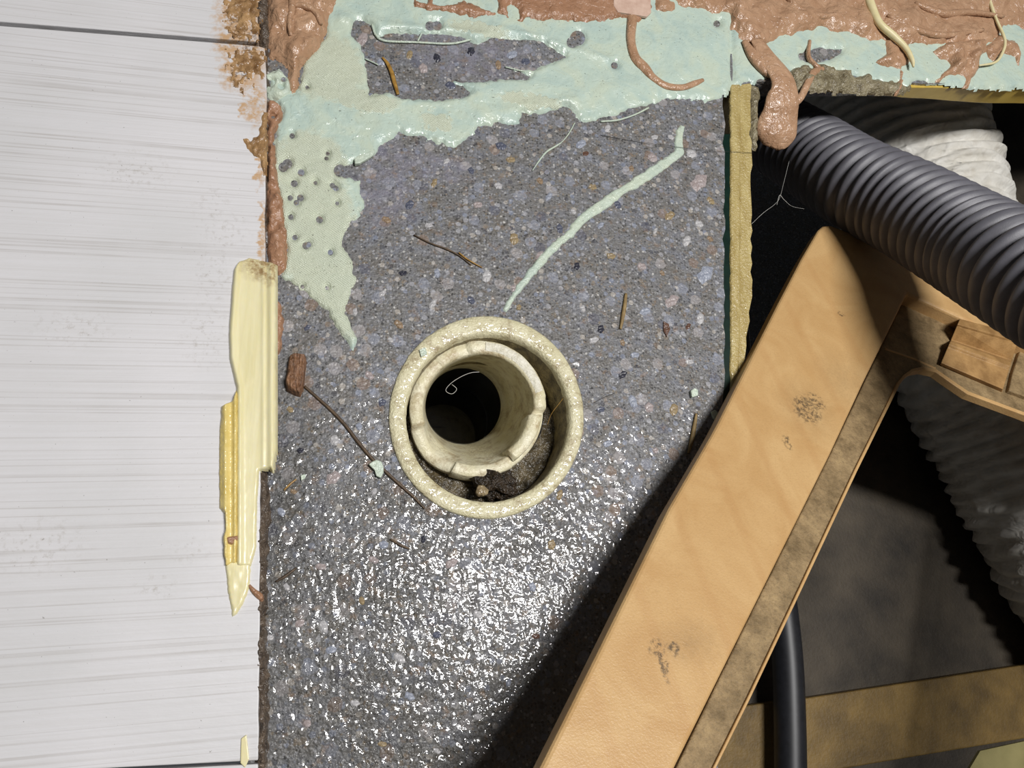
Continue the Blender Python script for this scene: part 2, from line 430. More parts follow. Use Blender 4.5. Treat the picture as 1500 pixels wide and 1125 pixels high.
NB = Vector((-ANG.x*SLOPE-PERP.x*SIDE, -ANG.y*SLOPE-PERP.y*SIDE, 1)).normalized()
def bp(px, py, off=0.0):                      # point of the frame's tilted plane, off metres above it
    r = ROT @ Vector(((px-750)/F, -(py-562.5)/F, -1))
    o = B0 + NB*off
    return CAM + r*((o-CAM).dot(NB)/r.dot(NB))
BARBASE = tuple(P(1076, 556, 0))
def ellb(lst):
    out = []
    for x, y, rx, ry in lst:
        v = (bp(x, y)-Vector(BARBASE))*1000; out.append((v.x, v.y, rx*.29, ry*.29))
    return out
MTAN = tan_wood(); MLEDGE = dusty_ledge()
MCLIP = simple('brown_moulding', rgb(138, 104, 62), rgb(178, 140, 90), .45, .15, 1.0, .0002)
MHOSE = simple('grey_hose_plastic', rgb(84, 83, 89), rgb(98, 97, 104), .48, .1, 2.0, .00004)
MDUCT = M('white_duct_cloth', .6, .3)
a = MDUCT.ramp(MDUCT.noise(.05, 4, .6), [(.35, rgb(200, 196, 186)), (.7, rgb(226, 224, 218))])
a = MDUCT.mix(MDUCT.math('MULTIPLY', MDUCT.ramp(MDUCT.noise(.06, 5, .7), [(.55, 0.0), (.75, 1.0)]), .35), a, rgb(140, 122, 90))
MDUCT.base(a); MDUCT.bump(MDUCT.noise(.10, 2, .5, dist=.6), .0022)
MPIT = simple('grimy_shaded_vinyl', rgb(36, 31, 25), rgb(76, 67, 54), .7, .03, .5, .0004, 5)  # holds both grime and part of the pit's shade in its colour
MBATTEN = simple('ochre_board', rgb(88, 69, 34), rgb(130, 104, 54), .6, .05, .5, .0004, 5)
MOLIVE = simple('olive_vinyl', rgb(138, 130, 82), rgb(158, 148, 98), .6, .06)
MBLACK = simple('black_rubber', rgb(22, 23, 27), rgb(32, 33, 38), .45)
MPLATE = M('pale_yellow_plastic', .28)
a = MPLATE.ramp(MPLATE.noise(.2, 3, .6, v=MPLATE.mapv(MPLATE.obj, (2.2, .12, 1))), [(.3, rgb(224, 214, 164)), (.7, rgb(234, 226, 186))])
PB = tuple(P(365, 560, LZ))
a = MPLATE.mix(MPLATE.math('MULTIPLY', MPLATE.math('MULTIPLY', MPLATE.spots(ell([(378, 392, 26, 26), (396, 400, 16, 26)], LZ, PB), warp=2, soft=.6), MPLATE.ramp(MPLATE.noise(.4, 4, .7), [(.35, 0.0), (.6, 1.0)])), .8), a, rgb(134, 92, 40))
MPLATE.base(a); MPLATE.bump(MPLATE.noise(.5, 2, .5, v=MPLATE.mapv(MPLATE.obj, (1, .15, 1))), .00012)
MPLATE.b.inputs['Subsurface Weight'].default_value = .25; MPLATE.b.inputs['Subsurface Radius'].default_value = (.002, .0016, .0006)
MRAIL = simple('golden_rail', rgb(212, 188, 108), rgb(232, 212, 142), .22, .2, .5, .0004)
MCHIP = M('weathered_wood', .5)
a = MCHIP.ramp(MCHIP.noise(.6, 4, .7, v=MCHIP.mapv(MCHIP.obj, (2.2, .3, 1), (0, 0, -.12))), [(.3, rgb(72, 48, 32)), (.5, rgb(128, 92, 66)), (.72, rgb(160, 122, 92))])
MCHIP.base(a); MCHIP.bump(MCHIP.noise(.6, 3, .6, v=MCHIP.mapv(MCHIP.obj, (2.2, .3, 1), (0, 0, -.12))), .0012)
MSTRAW = simple('straw', rgb(122, 88, 34), rgb(178, 138, 70), .35, .5)
MSTRAW2 = simple('dull_straw', rgb(118, 96, 58), rgb(156, 132, 88), .5, .5)
MTWIG = simple('dark_twig', rgb(58, 46, 34), rgb(100, 80, 58), .5, .5)
MHAIR = simple('dark_hair', rgb(22, 20, 20), rgb(40, 36, 34), .4)
MFIBRE = simple('pale_fibre', rgb(190, 188, 182), rgb(220, 218, 212), .5)
MMUD = simple('black_debris', rgb(22, 18, 14), rgb(66, 52, 36), .4, .5, .8, .0016, 5)
MEDGE = simple('edge_mortar', rgb(64, 54, 46), rgb(112, 98, 84), .35, .3, .7, .0012, 5)
MCRUST = simple('grey_glue_crust', rgb(96, 86, 64), rgb(158, 148, 120), .3, .3, .7, .0012, 5)
MCHIPP = simple('pink_flake', rgb(192, 160, 142), rgb(212, 184, 166), .4, .3)

# ------------------------------------------------------------------ the setting: floor
floor = empty('floor', (0, 0, 0), kind='structure')
RC = (712.0, 612.0); RX, RY = 143.0, 149.0
def ellipse(cx, cy, rx, ry, n, a0=0, a1=2*math.pi, closed=True):
    return [(cx+rx*math.cos(a0+(a1-a0)*k/(n if closed else n-1)), cy+ry*math.sin(a0+(a1-a0)*k/(n if closed else n-1))) for k in range(n)]
PITZ = -.156
def slab():
    rnd = random.Random(2)
    out = [(360, -460), (2100, -460), (2100, 122)]
    for x in range(1640, 1110, -18): out.append((x, 121 - (1600-x)*.0 + rnd.uniform(-2, 2)))
    out.append((1068, 126))
    for y in range(140, 1260, 14): out.append((1060 + rnd.uniform(-2.5, 2.5) - max(0, (y-560))*.012, y))
    out += [(1049, 1500), (1046, 1750), (360, 1750)]
    bm = bmesh.new()
    ov = [bm.verts.new(P(x, y, 0)) for x, y in out]
    hv = [bm.verts.new(P(x, y, 0)) for x, y in ellipse(*RC, RX-1, RY-1, 72)]
    es = [bm.edges.new((l[i], l[(i+1) % len(l)])) for l in (ov, hv) for i in range(len(l))]
    bmesh.ops.triangle_fill(bm, use_beauty=True, edges=es)
    for l in (ov, hv):
        zz = [(-.011 if (p[1] < 128 and p[0] > 1075) or p[1] < 0 else PITZ) for p in out] if l is ov else [-.05]*len(l)
        lo_ = [bm.verts.new((v.co.x, v.co.y, z)) for v, z in zip(l, zz)]
        for i in range(len(l)):
            j = (i+1) % len(l); bm.faces.new((l[i], l[j], lo_[j], lo_[i]))
    bmesh.ops.recalc_face_normals(bm, faces=bm.faces)
    me = bpy.data.meshes.new('concrete_slab'); bm.to_mesh(me); bm.free(); me.materials.append(MC.m)
    o = bpy.data.objects.new('concrete_slab', me); COL.objects.link(o); o.parent = floor
    o['label'] = 'bare wet grey concrete strip full of sand and stones'
    return o
slab_o = slab()
# stones showing at the concrete's surface
def stone_mat(n, a, b):
    m = M(n, .22); m.base(m.ramp(m.noise(.5, 4, .65), [(.3, a), (.7, b)])); m.bump(m.noise(.7, 2, .5), .0009); return m
SM = {'w': stone_mat('white_stone', rgb(158, 156, 158), rgb(198, 196, 196)), 'b': stone_mat('blue_stone', rgb(122, 127, 142), rgb(170, 175, 187)),
      'p': stone_mat('pink_stone', rgb(146, 132, 128), rgb(176, 166, 166)), 't': stone_mat('tan_stone', rgb(130, 112, 86), rgb(164, 146, 112)),
      'o': stone_mat('orange_stone', rgb(128, 108, 86), rgb(156, 134, 110)), 'd': stone_mat('dark_stone', rgb(38, 38, 46), rgb(66, 66, 78)),
      'r': stone_mat('red_stone', rgb(86, 60, 48), rgb(112, 84, 70)), 'n': stone_mat('navy_stone', rgb(74, 77, 92), rgb(98, 102, 118))}
stones = [(890,188,6,'w'),(851,211,8,'b'),(959,201,5,'w'),(983,201,5,'w'),(1013,225,9,'w'),(956,231,8,'p'),(1024,267,14,'p'),(804,288,7,'b'),(734,214,8,'n'),
 (748,234,7,'t'),(791,265,6,'o'),(925,247,5,'o'),(858,225,5,'r'),(981,316,8,'t'),(1006,353,8,'w'),(960,338,5,'w'),(1024,328,7,'w'),(753,350,9,'t'),(791,375,8,'p'),
 (1033,402,14,'b'),(984,441,11,'p'),(1026,467,8,'w'),(945,456,9,'b'),(753,423,6,'p'),(713,405,9,'w'),(868,274,6,'t'),(1041,294,7,'t'),(870,498,7,'w'),
 (854,452,6,'w'),(880,482,7,'d'),(951,597,9,'p'),(987,600,10,'t'),(927,588,10,'b'),(912,549,7,'d'),(1008,478,5,'r'),(912,502,5,'o'),(474,918,9,'w'),(439,913,9,'p'),
 (661,825,10,'p'),(585,964,10,'w'),(485,952,8,'b'),(395,934,7,'w'),(562,798,9,'b'),(808,798,8,'t'),(785,932,6,'r'),(547,820,8,'p'),(520,457,6,'w'),(541,550,8,'p'),
 (526,625,7,'b'),(490,645,9,'w'),(488,700,13,'p'),(584,475,8,'o'),(634,445,8,'w'),(572,498,5,'w'),(412,750,8,'b'),(531,57,10,'p'),(600,300,8,'n'),(566,322,7,'o'),
 (636,268,7,'t'),(654,236,5,'w'),(700,300,7,'p'),(690,250,6,'n'),(730,272,7,'w'),(628,330,6,'w'),(820,335,7,'n'),(880,330,6,'b'),(895,375,7,'t'),(845,390,6,'d'),
 (940,390,7,'p'),(970,400,5,'o'),(640,400,7,'b'),(590,400,6,'d'),(560,430,6,'w'),(690,440,7,'n'),(760,450,5,'t'),(840,310,5,'w'),(905,300,6,'n'),(1040,350,5,'o'),
 (450,480,6,'n'),(440,660,6,'d'),(425,600,6,'t'),(560,590,7,'n'),(548,720,6,'w'),(430,720,5,'o'),(880,600,6,'n'),(890,650,7,'b'),(960,660,6,'p'),(900,700,6,'w'),
 (930,520,7,'b'),(1010,530,6,'w'),(820,725,8,'t'),(620,790,6,'d'),(700,900,8,'w'),(640,930,7,'n'),(530,880,7,'t'),(470,830,8,'p'),(420,860,6,'w'),(600,1020,8,'b'),
 (520,1030,7,'w'),(450,1060,8,'p'),(700,1050,7,'w'),(560,1090,7,'t'),(640,1100,6,'w'),(745,1000,6,'b'),(780,860,7,'b'),(620,100,9,'p'),(640,85,7,'d'),(660,125,8,'n'),
 (750,80,8,'b'),(730,95,7,'o'),(600,80,7,'t'),(690,75,8,'d'),(770,90,7,'n'),(560,90,8,'b')]
for i, (x, y, r, k) in enumerate(stones):
    rn = random.Random(i); n = 10; a0 = rn.random()*6; el = rn.uniform(.7, 1.0); rot = rn.random()*3
    vs = []; fs = []
    for lev, (q_, z) in enumerate(((1.0, -.0003), (.8, .00018), (.4, .0003))):
        for j in range(n):
            a = a0+2*math.pi*j/n; rr = r*q_*(1+.22*math.sin(2*a+i)+.13*math.sin(5*a+2*i))
            dx, dy = rr*math.cos(a), rr*el*math.sin(a)
            p = P(x+dx*math.cos(rot)-dy*math.sin(rot), y+dx*math.sin(rot)+dy*math.cos(rot), 0); p.z = z; vs.append(p)
    for l in range(2):
        for j in range(n): fs.append([l*n+j, l*n+(j+1) % n, (l+1)*n+(j+1) % n, (l+1)*n+j])
    fs.append([2*n+j for j in range(n)])
    c = P(x, y, 0)
    mesh('stone', vs, fs, SM[k], slab_o, loc=c)
# white laminate planks, one above the seam, the large one and the next below
def plank(pts, nm='plank'):
    t = [P(x, y, LZ) for x, y in pts]; b = [Vector((v.x, v.y, .0003)) for v in t]
    return prism(nm, t, b, ML, floor, bevel=.0004, loc=(0, 0, 0))
plank([(-450, -460), (362, -460), (376, 0), (379, 61), (-450, -4)])
rnd = random.Random(5)
edge = [(390, 110), (391, 145)] + [(389-(y-160)*.004+rnd.uniform(-.8, .8), y) for y in range(170, 650, 24)] + [(382-(y-650)*.008+rnd.uniform(-.8, .8), y) for y in range(660, 1110, 24)] + [(378, 1114)]
plank([(-450, 2), (378, 67), (388, 70)] + edge + [(-450, 1156)])
plank([(-450, 1161), (378, 1119), (376, 1750), (-450, 1750)])
# crumbly mortar along the cut edge
blob('mortar_edge', [(374, 662), (393, 664), (394, 800), (391, 900), (394, 1000), (391, 1125), (395, 1180), (372, 1180)], 0, .0036, 8, MEDGE, floor, rag=3, lump=.5, lumps=10, seed=31)
blob('mortar_edge', [(373, -170), (396, -170), (394, 60), (393, 74), (378, 74)], 0, .003, 6, MEDGE, floor, rag=3, lump=.5, lumps=10, seed=33)
blob('mortar_edge', [(378, 70), (393, 70), (392, 145), (393, 260), (390, 390), (404, 420), (404, 660), (380, 660), (383, 300)], 0, .0032, 7, MEDGE, floor, rag=3, lump=.5, lumps=10, seed=32)

# pit to the right
pf = [P(x, y, PITZ) for x, y in ((1235, -260), (2000, -260), (2000, 1750), (700, 1750), (880, 1400), (950, 1100), (1000, 1000), (1090, 800), (1190, 560), (1235, 330))]
prism('pit_sheet', pf, [v - Vector((0, 0, .004)) for v in pf], MPIT, floor, loc=(0, 0, 0), label='grimy beige vinyl, shade darkened into its colour, on the bottom of the dark pit')
pf = [P(x, y, -.42) for x, y in ((500, 0), (1500, 0), (1500, 1100), (500, 1100))]  # unseen deeper floor, added so the gap left of the sheet goes dark
prism('added_lower_slab', pf, [v - Vector((0, 0, .01)) for v in pf], MC, floor, loc=(0, 0, 0))
wb = [P(x, y, -.0112) for x, y in ((950, -440), (2500, -440), (2500, -460), (950, -460))]
def swall(nm, t):
    o = prism(nm, t, [Vector((v.x, v.y, PITZ)) for v in t], MC, loc=(0, 0, 0)); o['kind'] = 'structure'
swall('wall_back', wb)
wr = [P(x, y, .2) for x, y in ((1700, 510), (1760, 510), (1760, 1500), (1700, 1500))]
wr = [Vector((v.x, v.y, .2)) for v in [P(x, y, 0) for x, y in ((1700, 510), (1745, 510), (1745, 1500), (1700, 1500))]]
setp(prism('added_shade_panel', wr, [Vector((v.x, v.y, -.05)) for v in wr], MTAN, loc=(0, 0, 0), bevel=.001), kind='structure')  # panel added out of view to shade the lower duct
# cut edges of the floor round the pit
yt = []
trim1 = empty('trim_1', P(1080, 350, 0), kind='structure')
def strip(nm, pxl, pxr, ztop, zbot, m, parent, rnd_, bev=.0012, label=None):
    t = [P(x, y, ztop) for x, y in pxl] + [P(x, y, ztop) for x, y in reversed(pxr)]
    return prism(nm, t, [Vector((v.x, v.y, zbot)) for v in t], m, parent, bevel=bev, label=label)
rn = random.Random(8)
ys = list(range(122, 640, 12))
strip('yellow_edge', [(1070+rn.uniform(-.8, .8), y) for y in ys], [(1086+rn.uniform(-1, 1)-(y > 460)*(y-460)*.03, y) for y in ys], .0004, -.03, MYEL, trim1, rn)
strip('yellow_backing', [(1084-(y > 460)*(y-460)*.03, y) for y in ys], [(1101+rn.uniform(-1.6, 1.6)-(y > 430)*(y-430)*.10, y) for y in ys], -.0003, -.03, MYEL, trim1, rn, .0006)
ys2 = list(range(196, 660, 16))
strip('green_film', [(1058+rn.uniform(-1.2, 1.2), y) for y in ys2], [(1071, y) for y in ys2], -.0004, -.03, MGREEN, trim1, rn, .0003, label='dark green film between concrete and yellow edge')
trim2 = empty('trim_2', P(1340, 130, 0), kind='structure')
xs2 = list(range(1112, 1700, 16))
ft = [P(x, 122+(x-1112)*.024+rn.uniform(-.6, .6), -.0015) for x in xs2] + [P(x, 116, -.0015) for x in reversed(xs2)]
prism('yellow_board', ft, [Vector((v.x, v.y, -.0015-.0025-.0095*min(1, max(.05, (k if k < len(xs2) else 2*len(xs2)-1-k)/22)))) for k, v in enumerate(ft)], MYEL2, trim2, bevel=.0005)
blob('glue_crust', [(1098, 122), (1112, 128), (1108, 215), (1096, 212), (1098, 170)], -.001, .002, 7, MCRUST, trim1, rag=3, lump=.6, lumps=9, seed=44)
blob('glue_crust', [(1160, 100), (1200, 95), (1250, 108), (1320, 122), (1335, 128), (1320, 136), (1220, 132), (1165, 130)], 0, .0022, 8, MCRUST, trim2, rag=4, lump=.8, lumps=9, seed=45)

# ------------------------------------------------------------------ floor drain
drain = empty('drain_pipe', P(*RC, 0) - Vector((0, 0, .02)), 'cream plastic floor drain with thick collar and broken inner pipe, set in concrete', 'drain')
def loops(name, rings, m, parent, n=96, jit=0, seed=0, a0=0, a1=2*math.pi, closed=True, caps=False, label=None):
    """rings = list of (cx, cy, rx, ry, zpix, z): ellipses seen at zpix and then set at height z"""
    vs = []; fs = []
    for ri, (cx, cy, rx, ry, zp, z) in enumerate(rings):
        for k, (x, y) in enumerate(ellipse(cx, cy, rx, ry, n, a0, a1, closed)):
            zz = z(a0+(a1-a0)*k/n) if callable(z) else z
            q_ = jit*(math.sin(k*1.7+seed)+math.sin(k*.61+seed*3)+math.sin(k*3.1+seed*5))/3
            v = P(x+q_, y+q_*.6, zp); v.z = zz; vs.append(v)
    for i in range(len(rings)-1):
        for k in range(n if closed else n-1):
            fs.append([i*n+k, i*n+(k+1) % n, (i+1)*n+(k+1) % n, (i+1)*n+k])
    if caps:
        L = len(rings)
        fs.append([i*n for i in range(L)]); fs.append([i*n+n-1 for i in range(L)][::-1])
    return mesh(name, vs, fs, m, parent, label=label)
loops('collar', [(712, 612, 142.5, 148.5, 0, -.012), (712, 612, 142.5, 148.5, 0, .0004), (712, 612, 140.5, 146.5, 0, .0010), (712.5, 612, 134, 140, 0, .0012),
                 (714, 612.5, 125, 128, 0, .0011), (714.5, 613, 120.5, 123.5, 0, .0007), (714.5, 613, 119, 122, 0, -.0006), (714.5, 613, 118.6, 121.6, 0, -.003)], MPVC, drain, jit=.7)
loops('socket_wall', [(714.5, 613, 118.7, 121.7, 0, -.0025), (714.5, 613, 117, 120, 0, -.006), (714.5, 613, 115, 118, 0, -.03)], MGRIME, drain, label='mud-stained inner wall of the socket')
# silt in the ring-shaped gap
def disc(name, cx, cy, rx, ry, zp, z, m, parent, amp=0, seed=0, n=48, rings=10, r0=0.0, label=None):
    vs = []; fs = []
    for i in range(rings+1):
        f = r0+(1-r0)*i/rings
        for k in range(n):
            a = 2*math.pi*k/n; x, y = cx+rx*f*math.cos(a), cy+ry*f*math.sin(a)
            v = P(x, y, zp); v.z = z + amp*float(fnoise(np.array(x/14.), np.array(y/14.), seed)); vs.append(v)
    for i in range(rings):
        for k in range(n): fs.append([i*n+k, i*n+(k+1) % n, (i+1)*n+(k+1) % n, (i+1)*n+k])
    return mesh(name, vs, fs, m, parent, label=label)
def silt():
    vs = []; fs = []; n = 96; K = 7
    for i in range(K):
        f = i/(K-1)
        for k in range(n):
            a = 2*math.pi*k/n
            p = P(702+92*math.cos(a), 604+92*math.sin(a), -.02)*(1-f) + P(714.5+118*math.cos(a), 613+121*math.sin(a), 0)*f
            x, y = p.x*1000, p.y*1000
            vs.append(Vector((p.x, p.y, -.0155+.004*float(fnoise(np.array(x/5.+20), np.array(y/5.+20), 3)))))
    for i in range(K-1):
        for k in range(n): fs.append([i*n+k, i*n+(k+1) % n, (i+1)*n+(k+1) % n, (i+1)*n+k])
    return mesh('silt', vs, fs, MSILT, drain, label='wet dark silt in the gap round the inner pipe')
silt()
# inner pipe: rim seen at about -5 mm, lower mouth further down and off to the left
ZB = -.052
def rimz(a):
    d = math.degrees(a) % 360
    j = .0003*math.sin(d*.09)+.00012*math.sin(d*.31)
    if 350 <= d or d < 2: b = -.0042
    elif d >= 262: b = -.0034
    elif d >= 232: b = -.0048
    elif d >= 165: b = -.0056
    elif d >= 110: b = -.0090-.0035*math.sin((d-110)/55*math.pi)
    elif d >= 56: b = -.0078
    else: b = -.0085
    return b+j
def pipe_part(name, parent, a0, a1, dr, dz, closed, n, label=None, m=None):
    z1 = lambda a: rimz(a)+dz
    z2 = lambda a: rimz(a)+dz-.0004
    zo = -.0052
    R = [(702, 604, 94+dr, 94+dr, -.02, -.035), (700, 598, 100+dr, 98+dr, zo, lambda a: rimz(a)+dz-.0012), (700, 598, 98.5+dr, 96.5+dr, zo, z1), (701, 599, 83+dr, 82+dr, zo, z1), (701, 599, 80.5+dr, 79.5+dr, zo, lambda a: rimz(a)+dz-.0010),
         (697, 599, 75+dr*.6, 74+dr*.6, -.016, lambda a: min(-.016, rimz(a)-.002)), (690, 597, 67, 66, -.03, -.03)] 
    if closed: R += [(684, 596, 61, 60, -.042, -.042), (678, 595, 55.5, 55.5, ZB, ZB)]
    return loops(name, R, m or MPVC2, parent, n=n, a0=a0, a1=a1, closed=closed, caps=not closed, label=label)
inner = pipe_part('inner_pipe', drain, 0, 2*math.pi, 0, 0, True, 180, 'inner pipe with a jagged broken rim')
r_ = math.radians
def shard(a0, a1, dr, z, n, zlow):
    R = [(700, 599, 99+dr, 98+dr, -.0055, zlow), (700, 599, 99+dr, 97+dr, -.0055, z-.0008), (700, 599, 97+dr, 95+dr, -.0055, lambda a: z+.00015*math.sin(a*17)), (701, 600, 81+dr, 81+dr, -.0055, lambda a: z-.0003+.00015*math.sin(a*13)), (701, 600, 78+dr, 78+dr, -.0055, z-.0012), (699, 599, 78+dr, 76+dr, -.0055, zlow)]
    return loops('rim_shard', R, MPVC2, inner, n=n, a0=a0, a1=a1, closed=False, caps=True)
def break_face(a0, a1, n, m):
    R = [(700, 598, 98+0, 96, -.0052, lambda a: rimz(a)-.0002), (700, 598, 96.5, 94.5, -.0052, lambda a: rimz(a)+.0003), (701, 599, 86, 85, -.0052, lambda a: rimz(a)+.0003), (701, 599, 83, 82.5, -.0052, lambda a: rimz(a)-.0002)]
    return loops('break_face', R, m, inner, n=n, a0=a0, a1=a1, closed=False, jit=1.2, seed=2, label='whiter fresh break on the rim')
break_face(r_(-84), r_(-14), 40, MBREAK)
shard(r_(6), r_(54), -5, -.0046, 26, -.013)
shard(r_(58), r_(112), 1, -.0074, 26, -.014)
loops('lower_pipe', [(678, 595, 56.5, 56.5, ZB, ZB+.002), (676, 594, 57, 57, ZB, ZB-.03)], MDARKPIPE, drain)
disc('standing_water', 676, 594, 57, 57, ZB, ZB-.028, MWATER, drain)
# lump of debris lying in the gap
def lump(name, pix, z, r, m, seed=0, squash=(1, 1, .7), label=None, cat=None, rough=.35, parent=None, group=None, sub=3, ang=0):
    bm = bmesh.new(); bmesh.ops.create_icosphere(bm, subdivisions=sub, radius=1)
    from mathutils import noise
    for v in bm.verts:
        k = 1+rough*noise.noise(v.co*1.3+Vector((seed*7.1, 0, 0)))+rough*.5*noise.noise(v.co*3+Vector((seed*3.3, 5, 0)))
        v.co = Vector((v.co.x*squash[0], v.co.y*squash[1], v.co.z*squash[2]))*k*r
    if ang: bmesh.ops.rotate(bm, cent=(0, 0, 0), matrix=Matrix.Rotation(ang, 3, 'Z'), verts=bm.verts)
    me = bpy.data.meshes.new(name); bm.to_mesh(me); bm.free(); me.materials.append(m.m)
    me.polygons.foreach_set('use_smooth', [True]*len(me.polygons))
    o = bpy.data.objects.new(name, me); COL.objects.link(o); o.location = P(pix[0], pix[1], z)
    if parent: o.parent = parent; o.location = P(pix[0], pix[1], z)-wloc(parent)
    return setp(o, label, cat, group)
deb = lump('debris_clump', (724, 707), -.0105, .0078, MMUD, 2, (1.05, .72, .7), 'black wet clump of debris inside the drain, below the inner pipe', 'debris', .7, sub=4)
lump('pale_pebble', (705, 719), -.0065, .0022, SM['t'], 4, (1, 1, .8), parent=deb)
lump('debris_lobe', (742, 712), -.011, .0042, MMUD, 5, (1, .8, .7), parent=deb, rough=.6)
setp(strand('pale_fibre', [(702, 545, .09), (690, 546, .09), (675, 552, .09), (660, 562, .09), (653, 572, .09), (662, 577, .09), (669, 570, .09), (662, 563, .09)], MFIBRE, z=-.02, n=6),
     'pale fibre curling over the dark mouth of the inner drain pipe', 'fibre')
setp(strand('root_hair', [(832, 574, .11, -.001), (820, 590, .11, -.0035), (808, 606, .10, -.0055), (802, 622, .1, -.0075)], MSTRAW, n=6),
     'thin brown root hair leaning from the drain collar to the inner pipe', 'fibre')

# ------------------------------------------------------------------ mint adhesive smears
mint_poly = [(480, -170), (1700, -170), (1700, 128), (1450, 130), (1400, 124), (1340, 120), (1330, 128), (1290, 120), (1250, 112), (1200, 100), (1180, 112), (1160, 105), (1130, 112), (1100, 122), (1085, 124), (1072, 126), (1064, 138), (1040, 148), (1000, 147), (975, 143), (950, 154), (925, 160), (885, 172), (855, 179), (843, 172), (830, 158), (800, 163), (785, 168), (765, 165), (760, 180), (745, 186), (730, 178),
 (720, 184), (700, 186), (690, 200), (665, 215), (640, 210), (620, 202), (600, 199), (585, 195), (570, 204), (554, 213), (546, 232), (518, 236), (497, 244), (503, 260), (525, 266), (533, 298), (530, 318), (515, 324), (506, 343), (500, 360), (518, 382), (520, 418), (511, 438), (506, 458), (515, 480), (523, 503), (518, 515), (508, 500), (492, 484), (482, 456), (466, 444), (450, 430), (436, 418), (412, 406), (420, 380),
 (412, 310), (402, 262), (404, 200), (412, 165), (402, 150), (398, 118), (422, 128), (432, 140), (440, 118), (452, 84), (478, 50)]
hole1 = [(518, 32), (530, 28), (546, 40), (553, 56), (570, 50), (640, 50), (676, 54), (694, 66), (720, 56), (760, 58), (796, 62), (828, 84), (808, 92), (790, 98), (780, 103), (752, 103), (778, 112), (770, 118), (740, 116), (690, 121), (652, 118), (672, 124), (690, 137), (680, 143), (640, 147), (592, 145), (570, 137), (541, 139), (538, 110), (533, 80), (528, 65), (514, 50)]
hole2 = [(1170, 78), (1200, 70), (1235, 72), (1225, 84), (1195, 92), (1172, 88)]
dots = [(846, 56, 11), (838, 62, 8), (498, 250, 9), (441, 253, 5), (431, 269, 5), (440, 290, 5), (434, 297, 4), (426, 318, 4), (462, 268, 3), (487, 272, 4), (492, 276, 4), (425, 290, 4), (468, 322, 5), (448, 360, 5), (432, 348, 4), (494, 298, 3), (428, 199, 4), (420, 118, 6), (450, 128, 3), (630, 38, 7), (640, 38, 7), (735, 17, 3), (415, 245, 7), (421, 240, 7), (478, 232, 3), (480, 225, 3), (1050, 35, 5), (900, 96, 5), (484, 370, 4), (452, 358, 4), (443, 420, 3), (479, 422, 3)]
def ridges(px, py, d):
    h = 0*px
    for (x1, y1, x2, y2, wd, am) in ((500, 30, 640, 50, 7, .0010), (640, 45, 720, 60, 6, .0011), (720, 40, 900, 92, 5, .0008), (430, 150, 560, 190, 16, .0007), (560, 150, 800, 130, 18, .0006), (830, 150, 1000, 110, 14, .0005), (700, 170, 840, 150, 8, .0006), (1070, 40, 1072, 128, 4, -.0012), (960, 70, 1060, 60, 20, .0006)):
        dx, dy = x2-x1, y2-y1
        t = np.clip(((px-x1)*dx+(py-y1)*dy)/(dx*dx+dy*dy), 0, 1)
        dd = np.hypot(px-x1-t*dx, py-y1-t*dy)
        h = h + am*np.exp(-(dd/wd)**2)
    return h
ad = blob('adhesive_smear', mint_poly, 0, .0012, 7, MMINT, holes=[hole1, hole2], dots=dots, step=2.2, rag=3.0, rags=8, lump=.22, lumps=26, seed=3, extra=ridges, loc=(0, 0, 0))
setp(ad, 'large pale mint-green adhesive smear spread over the upper concrete', 'adhesive')
strand('adhesive_ridge', [(545, 36, .5), (551, 52, .55), (565, 60, .5), (610, 62, .45), (660, 64, .5), (690, 58, .5)], MMINT2, ad, z=.0008)
strand('adhesive_ridge', [(612, 60, .35), (618, 48, .4)], MMINT2, ad, z=.0008)
strand('adhesive_ridge', [(535, 86, .3), (548, 92, .25), (554, 95, .3)], MMINT2, ad, z=.0008)
strand('adhesive_ridge', [(740, 98, .3), (765, 104, .35), (785, 106, .4)], MMINT2, ad, z=.0006)
strand('adhesive_ridge', [(880, 178, .4), (905, 176, .45), (930, 168, .4), (950, 158, .5)], MMINT2, ad, z=.0006)
strip_poly = [(997, 183), (1003, 186), (1000, 205), (1001, 226), (990, 236), (962, 258), (930, 277), (916, 282), (892, 304), (858, 324), (842, 345), (824, 358), (803, 380), (782, 404), (757, 434), (741, 458), (735, 455), (749, 431), (773, 396), (798, 366), (833, 336), (838, 326), (868, 301), (920, 266), (950, 247), (988, 221), (990, 192)]
setp(blob('adhesive_strip', strip_poly, 0, .0007, 2.2, MMINT2, step=1.4, rag=1.2, rags=6, lump=.12, lumps=12, seed=6), 'long narrow mint adhesive strip running diagonally down to the drain', 'adhesive')
setp(strand('adhesive_thread', [(842, 180, .25), (833, 196, .3), (824, 207, .2), (816, 213, .42), (800, 223, .42), (788, 238, .35), (780, 250, .15)], MMINT2, z=.0004, n=8), 'thin curved mint adhesive thread below the smear', 'adhesive')
def chip(name, poly, z, t, m, label, cat, group=None, bev=.0003):
    tp = [P(x, y, z+t) for x, y in poly]; bt = [Vector((v.x, v.y, z)) for v in tp]
    c = sum(bt, Vector())/len(bt)
    o = prism(name, tp, bt, m, bevel=bev, loc=c)
    return setp(o, label, cat, group)
chip('adhesive_chip', [(519, 232), (524, 228), (543, 221), (549, 221), (547, 227), (527, 239), (520, 240)], .0004, .0018, MMINT2, 'oblong mint adhesive chip at the lower edge of the big smear', 'chip')
chip('adhesive_chip', [(540, 680), (545, 676), (552, 673), (559, 676), (562, 684), (562, 692), (558, 700), (551, 697), (549, 689)], .0004, .0014, MMINT2, 'heart-shaped mint adhesive chip lying left of the drain', 'chip')
chip('adhesive_chip', [(1012, 572), (1018, 568), (1023, 571), (1023, 579), (1014, 582)], .0001, .0016, MMINT2, 'tiny square mint chip on concrete near the yellow edge', 'chip')
